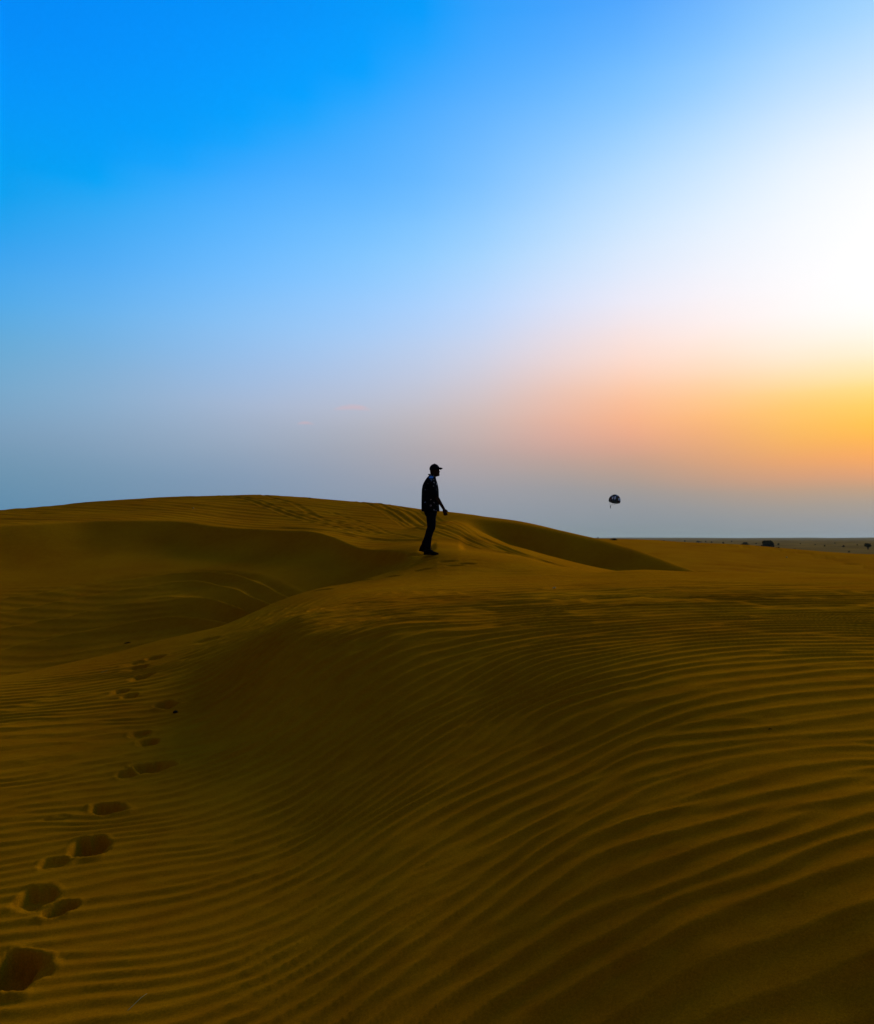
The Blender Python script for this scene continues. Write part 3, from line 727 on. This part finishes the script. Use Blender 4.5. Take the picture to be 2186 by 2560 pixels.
def canopy(u, v):                                         # u round the canopy, v from apex (0) to hem (1)
    a = 2 * math.pi * u; th = v * R(104)
    puff = 1 + .045 * abs(math.sin(a * NG / 2)) * math.sin(th)
    p = Vector((AX * math.sin(th) * math.cos(a) * puff, AZ_ * math.sin(th) * math.sin(a) * puff, HT * (math.cos(th)) + .1))
    return rel + tilt @ p
vents = {8: (.36, .62), 9: (.40, .64), 10: (.60, .90), 11: (.58, .90), 12: (.34, .50), 13: (.62, .92), 14: (.56, .90), 15: (.60, .88)}
for g in range(NG):
    bm = bmesh.new(); grid = []
    for i in range(13):
        v = .03 + .97 * i / 12
        grid.append([(bm.verts.new(canopy((g + j / 4) / NG, v)), v) for j in range(5)])
    lo, hi = vents.get(g, (2, 2))
    pale = bmesh.new()
    for i in range(12):
        for j in range(4):
            q = [grid[i][j], grid[i+1][j], grid[i+1][j+1], grid[i][j+1]]
            if lo <= q[0][1] and q[1][1] <= hi + .03 and 0 < j < 3:
                w = [pale.verts.new(k[0].co) for k in q]; pale.faces.new(w)
            else: bm.faces.new([k[0] for k in q])
    go = obj('gore', bm, (M_BLK, M_RED, M_BLK, M_NAVY)[g % 4], para)
    if len(pale.faces):
        bmesh.ops.remove_doubles(pale, verts=pale.verts, dist=.001)
        obj('pale_panel', pale, M_PALE, go)
    else: pale.free()
    bm = bmesh.new(); tube(bm, [canopy(g / NG, 1.0), Vector((.25 * math.cos(2*math.pi*g/NG), .1 * math.sin(2*math.pi*g/NG), .45))], .012, 4)
    obj('suspension_line', bm, M_LINE, para)
bm = bmesh.new(); tube(bm, [(-.35, 0, .42), (0, 0, .5), (.35, 0, .42)], .04, 6); obj('spreader_bar', bm, M_LINE, para)
# rider under the canopy
rider = empty('person', hang + Vector((0, 0, .9)))
tag(rider, 'tiny dark figure hanging in a harness below the distant parasail', 'person')
bm = bmesh.new()
tube(bm, [(0, 0, .33), (0, 0, .22), (.01, 0, .10)], [.07, .10, .08], 10)
tube(bm, [(.01, 0, .08), (.01, 0, -.10), (0, 0, -.35), (0, 0, -.5)], [.10, .18, .16, .17], 12)
for sg in (-1, 1):
    tube(bm, [(.02, sg * .18, -.06), (.12, sg * .26, .16), (.04, sg * .2, .42)], [.06, .045, .04], 8)
    tube(bm, [(0, sg * .1, -.5), (.14, sg * .11, -.88), (.10, sg * .11, -1.24), (.20, sg * .11, -1.3)], [.09, .07, .05, .045], 8)
rb = obj('body', bm, M_TROUSER, rider); remesh(rb, .03, 2); rider.scale = (1.25, 1.25, 1.1)
bm = bmesh.new(); tube(bm, [(0, 0, -.12), (0, 0, -.3), (0, 0, -.55)], [.20, .19, .20], 12); obj('harness', bm, M_BLK, rider)

# ------------------------------------------------------------------ scrub on the plain
M_LEAF = material('dusty leaves', (.03, .035, .012), .9, speckle(1.5, (.018, .022, .008), (.045, .048, .018)))
M_WOOD = material('dry wood', (.05, .03, .015), .9, speckle(6, (.03, .02, .010), (.06, .04, .02)))
def shrub_mesh(seed, n, kind):
    rnd = random.Random(seed); leaf = bmesh.new(); stem = bmesh.new()      # unit size: 1 wide, 1 high
    cl = []
    for k in range(16 if n > 250 else 6):
        a = rnd.uniform(0, 6.283); q = rnd.uniform(.05, .33)
        z = rnd.uniform(.15, .80 * math.sqrt(1 - (q / .40)**2) + .02) if kind == 'bush' else rnd.uniform(.45, .84)
        cl.append((Vector((q * math.cos(a), q * math.sin(a), z)), rnd.uniform(.18, .27)))
    for c, rr in cl:
        tube(stem, [(0, 0, -.05), (c.x * .3, c.y * .3, c.z * .5), c], [.03, .02, .01], 5)
    for k in range(n):
        c, rr = rnd.choice(cl)
        d = Vector((rnd.gauss(0, 1), rnd.gauss(0, 1), rnd.gauss(0, .8))).normalized() * rr * rnd.random()**.45
        p = c + d
        if kind == 'bush':
            if p.z < .04: p.z = rnd.uniform(.03, .12)
            e2 = math.sqrt((p.x**2 + p.y**2) / .24 + (p.z / .97)**2)
            if e2 > 1: p = p / e2 * rnd.uniform(.88, 1.02)
        s_ = rnd.uniform(.035, .070) * (1.0 if n > 250 else 1.7)
        u = Vector((rnd.gauss(0, 1), rnd.gauss(0, 1), rnd.gauss(0, 1))).normalized(); w = u.orthogonal().normalized()
        vs_ = [leaf.verts.new(p + u * s_), leaf.verts.new(p + w * s_ * .55), leaf.verts.new(p - u * s_), leaf.verts.new(p - w * s_ * .55)]
        leaf.faces.new(vs_)
    if kind == 'bush':                                     # skirts down to the ground
        for k in range(n // 3):
            a = rnd.uniform(0, 6.283); q = rnd.uniform(.2, .46); p = Vector((q * math.cos(a), q * math.sin(a), rnd.uniform(.0, .22)))
            s_ = rnd.uniform(.03, .06); u = Vector((rnd.gauss(0, 1), rnd.gauss(0, 1), rnd.gauss(0, 1))).normalized(); w = u.orthogonal().normalized()
            leaf.faces.new([leaf.verts.new(p + u * s_), leaf.verts.new(p + w * s_ * .55), leaf.verts.new(p - u * s_), leaf.verts.new(p - w * s_ * .55)])
    return leaf, stem
SCRUB = [  # picture x, base y, width, height, kind, leaves, name, label, group, nearest distance
 (1553,1106.7,27,16.5,'bush',2600,'bush','large round dark bush beyond the pale dune, biggest on the plain',None,70),
 (1508,1103.4,20,7,'bush',1300,'bush','low flat-topped dark bush left of the large round bush',None,70),
 (1757,1112.5,17,15,'tree',900,'small_tree','small bushy tree on a thin trunk by the right edge of the plain',None,70),
 (1576,1103.4,7,5.5,'bush',200,'bush','small upright bush just right of the large round bush',None,70),
 (1574,1109.0,11,3.4,'bush',200,'bush','low spreading shrub at the foot of the large round bush',None,70),
 (1608,1113.0,9,3.4,'bush',200,'bush','low shrub on the dune edge right of the large round bush',None,70),
 (1669,1105.8,5.5,4.6,'bush',200,'bush','lone small dark bush midway between large bush and right-hand tree',None,70),
 (1707,1107.0,8,4.6,'bush',200,'bush','small wide bush left of the tree at the right edge',None,70),
 (1718,1118.0,6,5.0,'bush',200,'bush','squat bush near the dune edge below left of the small tree',None,70),
 (1242,1092.5,16,5,'bush',500,'bush','dark flat bush on the skyline beside the spur of the big dune',None,45),
 (1210,1089.5,8,3.2,'bush',300,'bush','tiny bush on the skyline where the big dune meets the horizon',None,30),
 (627,1008.5,10,4,'bush',300,'bush','tiny dark bush on the crest of the big dune left of the man',None,34)]
far_group = 'tiny bushes scattered along the horizon'
for px, by, w, h in [(1271,1095,5,3),(1279,1095.5,5,3.4),(1308,1096,6,4.4),(1343,1096.5,7,4.2),(1353,1097,5,3.2),(1414,1098,16,4.6),(1428,1097.5,6,3.4),(1440,1098.5,5,3.4),(1464,1100,5,5),(1481,1097,4,4),(1386,1096.5,8,3.0),(1530,1101,4,3),(1620,1101,4,3),(1650,1103,5,3),(1735,1104,5,3),(1690,1100,4,2.6)]:
    SCRUB.append((px, by, w, h, 'bush', 120, 'bush', None, far_group, 75))
ORD = 'first second third fourth fifth sixth seventh eighth ninth tenth eleventh twelfth thirteenth fourteenth fifteenth sixteenth'.split()
tiny = sorted(i for i, q in enumerate(SCRUB) if q[7] is None); tiny.sort(key=lambda i: SCRUB[i][0])
for k, i in enumerate(tiny):
    SCRUB[i] = SCRUB[i][:7] + ('tiny dark bush on the flat horizon, %s from the left in the scatter' % ORD[k],) + SCRUB[i][8:]
cache = {}
for i, (px, by, w, h, kind, n, nm, lab, grp, y0) in enumerate(SCRUB):
    g = ground_hit(px, by, y0, 3500)
    if g is None: g = Vector(at(px, by, 900))
    key = i if n > 150 else 'tiny%d' % (i % 4)
    e_ = empty(nm, g - Vector((0, 0, .03)), random.uniform(0, 6)); tag(e_, lab, 'tree' if kind == 'tree' else 'bush', grp)
    sw, sh_ = w / FPX * g.y, h / FPX * g.y
    if key not in cache:
        lf, st = shrub_mesh(100 + i, n, kind)
        cr_ = obj('crown' if kind == 'tree' else 'foliage', lf, M_LEAF, e_, smooth=False); tk = obj('trunk' if kind == 'tree' else 'stem', st, M_WOOD, e_)
        cache[key] = (cr_, tk)
    else:
        cr_, tk = cache[key][0].copy(), cache[key][1].copy()
        for o in (cr_, tk): COL.objects.link(o); o.parent = e_
    for o in (cr_, tk): o.scale = (sw, sw, sh_)

# ------------------------------------------------------------------ small things lying on the sand
def sand_at(px, py, y0=2.0, y1=90.0):
    g = ground_hit(px, py, y0, y1)
    g.z = float(full_height(np.array([g.x]), np.array([g.y]))[0][0]); return g
def lump(name, px, py, size, squash, mat, label, cat, y0=2.0):
    bm = bmesh.new(); bmesh.ops.create_icosphere(bm, subdivisions=3, radius=1)
    rnd = random.Random(int(px)); offs = [Vector((rnd.gauss(0, 1), rnd.gauss(0, 1), rnd.gauss(0, 1))).normalized() for _ in range(7)]
    for v in bm.verts:
        d = 1 + sum(.10 * math.sin(3 * v.co.dot(o) + i) for i, o in enumerate(offs))
        v.co = Vector((v.co.x * d * size, v.co.y * d * size * .75, v.co.z * d * size * squash))
    o = obj(name, bm, mat); g = sand_at(px, py, y0); o.location = g + Vector((0, 0, size * squash * .45)); o.rotation_euler = (0, 0, rnd.uniform(0, 3))
    return tag(o, label, cat)
M_DARK = material('dark dry clod', (.02, .012, .008), .9, speckle(60, (.012, .008, .005), (.03, .018, .010)))
M_STRAW = material('straw', (.45, .36, .12), .8, speckle(40, (.36, .28, .09), (.5, .4, .15)))
M_SHELL = material('bleached scrap', (.5, .36, .12), .8, speckle(60, (.42, .30, .09), (.56, .42, .16)))
lump('clod', 355, 1443, .022, .6, M_DARK, 'small dark clod beside the footprints at the foot of the steep sand face', 'clod')
lump('pebble', 1121, 1190, .022, .6, M_SHELL, 'tiny pale pebble on the flat rippled top of the dune', 'pebble')
lump('pebble', 1592, 1127.5, .055, .7, M_SHELL, 'pale white speck among the trampled marks on the right-hand dune', 'pebble', 25)
lump('pebble', 391, 1027, .04, .6, M_SHELL, 'pale speck high on the left face of the big dune', 'pebble', 20)
def stick(name, px, py, pts, rad, mat, label, cat, y0=2.0):
    bm = bmesh.new(); tube(bm, pts, rad, 6); o = obj(name, bm, mat); o.location = sand_at(px, py, y0)
    return tag(o, label, cat)
stick('grass_blade', 276, 2035, [(-.022,-.03,.002),(-.005,0,.012),(.010,.02,.022),(.026,.045,.026)], [.0012,.0012,.001,.0006], M_STRAW, 'thin dry grass blade on the near ripples at lower left', 'grass blade')
stick('twig', 257, 1303, [(-.05,0,.01),(0,.02,.02),(.04,.01,.03),(.06,.03,.025)], [.008,.013,.010,.004], M_DARK, 'short dark twig lying in the hollow near the sharp crest', 'twig', 11.5)
stick('twig', 1559, 1473, [(-.008,0,.002),(0,.003,.006),(.009,0,.003)], [.0018,.002,.0012], M_DARK, 'tiny dark twig on the ripples at right', 'twig')
stick('straw', 213, 1363, [(-.05,0,.004),(0,.01,.02),(.03,.0,.035)], [.003,.003,.002], M_STRAW, 'pale bit of straw beside the far footprints near the crest', 'straw')

# ------------------------------------------------------------------ dusty air
hz = bmesh.new(); bmesh.ops.create_cube(hz, size=1)
for v in hz.verts: v.co = Vector((v.co.x * 21000, v.co.y * 21000, -14 + (v.co.z + .5) * 60))
M_HAZE = bpy.data.materials.new('dusty air'); M_HAZE.use_nodes = True
t = M_HAZE.node_tree; t.nodes.remove(t.nodes['Principled BSDF'])
pv = t.nodes.new('ShaderNodeVolumePrincipled'); pv.inputs['Color'].default_value = (.55, .64, .76, 1)
pv.inputs['Density'].default_value = HAZE_DENSITY; pv.inputs['Anisotropy'].default_value = .2
t.links.new(pv.outputs[0], t.nodes['Material Output'].inputs['Volume'])
tag(obj('haze', hz, M_HAZE, smooth=False), kind='stuff')
